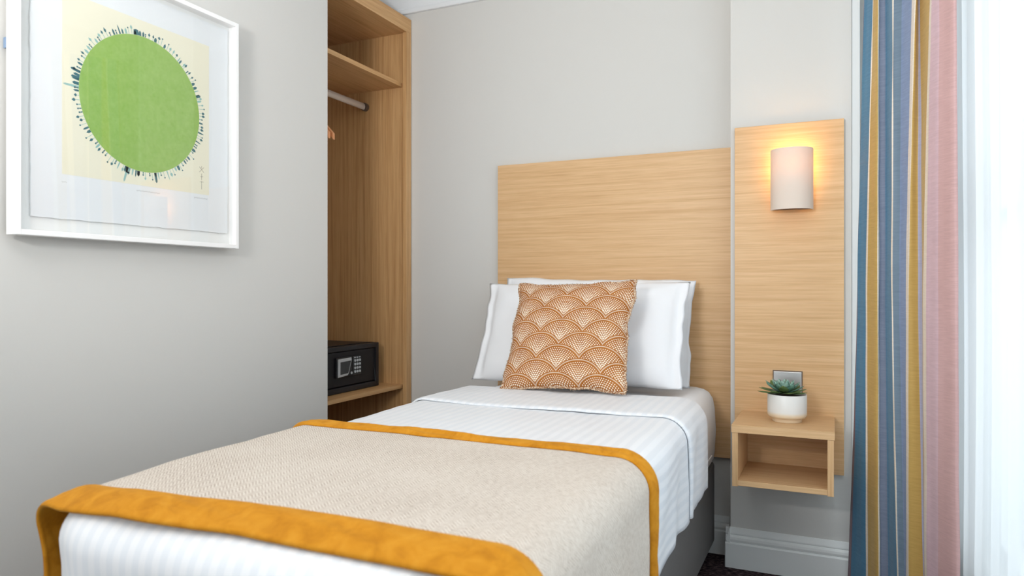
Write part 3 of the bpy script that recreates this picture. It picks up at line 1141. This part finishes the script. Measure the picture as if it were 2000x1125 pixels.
# ------------------------------------------------------------------ striped curtain
# columns: ground line positions at top / middle / bottom as (x/y direction ratio) and depth off the hanging line
Q = 1386.0
CT, ST = math.cos(THETA), math.sin(THETA)
def bearing(px):
    u = (px - 1000) / Q
    return (u * CT - ST) / (u * ST + CT)
cols = [  # x at top, middle, bottom of the view frame; depth; cloth colour to the right
    (1688, 1675, 1657, 0.022, 'plum'),
    (1688.3, 1675.5, 1663, 0.012, 'blue'),
    (1705.5, 1691.5, 1691.5, 0.004, 'cream'),
    (1707, 1694.5, 1696, 0.0, 'gold'),
    (1715, 1714, 1716.5, -0.012, 'cream'),
    (1717, 1716.5, 1719, 0.004, 'slate'),
    (1730, 1730, 1736, 0.022, 'blue'),
    (1744, 1741.5, 1753.5, -0.012, 'cream'),
    (1746, 1744, 1756, -0.014, 'teal_grey'),
    (1762, 1757, 1768, 0.000, 'lavender'),
    (1783, 1770, 1771, -0.006, 'cream'),
    (1790, 1775, 1775, -0.020, 'gold'),
    (1793, 1793, 1805, 0.012, 'lilac'),
    (1797, 1802, 1806.5, 0.014, 'gold'),
    (1819, 1803.5, 1807.5, -0.016, 'cream'),
    (1822, 1809.5, 1811, -0.030, 'mauve'),
    (1835, 1833, 1833, -0.032, 'rose'),
    (1867, 1871, 1875, -0.014, 'rose'),
    (1862, 1866, 1869, 0.012, None)]
def plan(px, depth):
    b = bearing(px)
    # the hanging line runs diagonally across the corner, from (0.07, 2.55) towards (0.30, 2.22)
    k = (px - 1675) / 195.0
    y = 2.555 - 0.315 * k + depth
    return b * y, y
zs = [1.91, 1.0, 0.09]                      # heights at which the three positions were taken
def colx(c, z):
    a, b, d = c[0], c[1], c[2]
    if z >= zs[1]:
        t_ = (z - zs[1]) / (zs[0] - zs[1])
        t_ = min(t_, 1.25)
        return b + (a - b) * (t_ ** 1.25 if t_ > 0 else 0)
    t_ = (zs[1] - z) / (zs[1] - zs[2])
    return b + (d - b) * t_ ** 1.3
bm = bmesh.new()
mats = sorted({c[4] for c in cols if c[4]})
nz_ = 70
SUBC = 5
rows = []
for r in range(nz_ + 1):
    z = 0.02 + (2.20 - 0.02) * r / nz_
    P = [plan(colx(c, z), c[3]) for c in cols]
    row = []
    for i in range(len(cols) - 1):
        p0, p1, p2, p3 = P[max(i - 1, 0)], P[i], P[i + 1], P[min(i + 2, len(P) - 1)]
        for q_ in range(SUBC):
            t_ = q_ / SUBC
            x = p1[0] + (p2[0] - p1[0]) * t_
            # cubic depth for soft folds
            m1 = (p2[1] - p0[1]) / 2 * 0.6
            m2 = (p3[1] - p1[1]) / 2 * 0.6
            h00, h10, h01, h11 = 2*t_**3-3*t_**2+1, t_**3-2*t_**2+t_, -2*t_**3+3*t_**2, t_**3-t_**2
            y = h00 * p1[1] + h10 * m1 + h01 * p2[1] + h11 * m2
            w_ = 0.0016 * nz(i + t_, z * 5.0, 3.0, 1.0)
            row.append(bm.verts.new((x + w_, y + 0.004 * nz(i + t_, z * 3.0, 8.0, 1.0), z)))
    row.append(bm.verts.new((P[-1][0], P[-1][1], z)))
    rows.append(row)
for r in range(nz_):
    for i in range(len(rows[0]) - 1):
        f = bm.faces.new((rows[r][i], rows[r][i + 1], rows[r + 1][i + 1], rows[r + 1][i]))
        f.material_index = mats.index(cols[i // SUBC][4])
o = obj('striped_curtain', bm, [M['c_' + k] for k in mats], loc=(0.2, 2.4, 0.02), smooth=True)
sm = o.modifiers.new('thickness', 'SOLIDIFY')
sm.thickness = 0.0012
tag(o, 'blue, gold and pink striped curtain gathered beside the window', 'curtain')

# sheer along the window
def sheer_fn(u, v):
    y = 2.66 - 3.4 * u
    z = 0.02 + 2.2 * v
    x = 0.345 + 0.010 * math.sin(y * 34 + 0.5 * math.sin(y * 7)) + 0.006 * math.sin(y * 71 + 1) + 0.010 * nz(y * 3, z * 0.6, 0, 1)
    return Vector((x, y, z)), (y, z)
o = cloth('sheer_curtain', 520, 14, sheer_fn, M['sheer'], loc=(0.35, 1.0, 0.02))
tag(o, 'white sheer curtain hanging across the bright window', 'curtain')
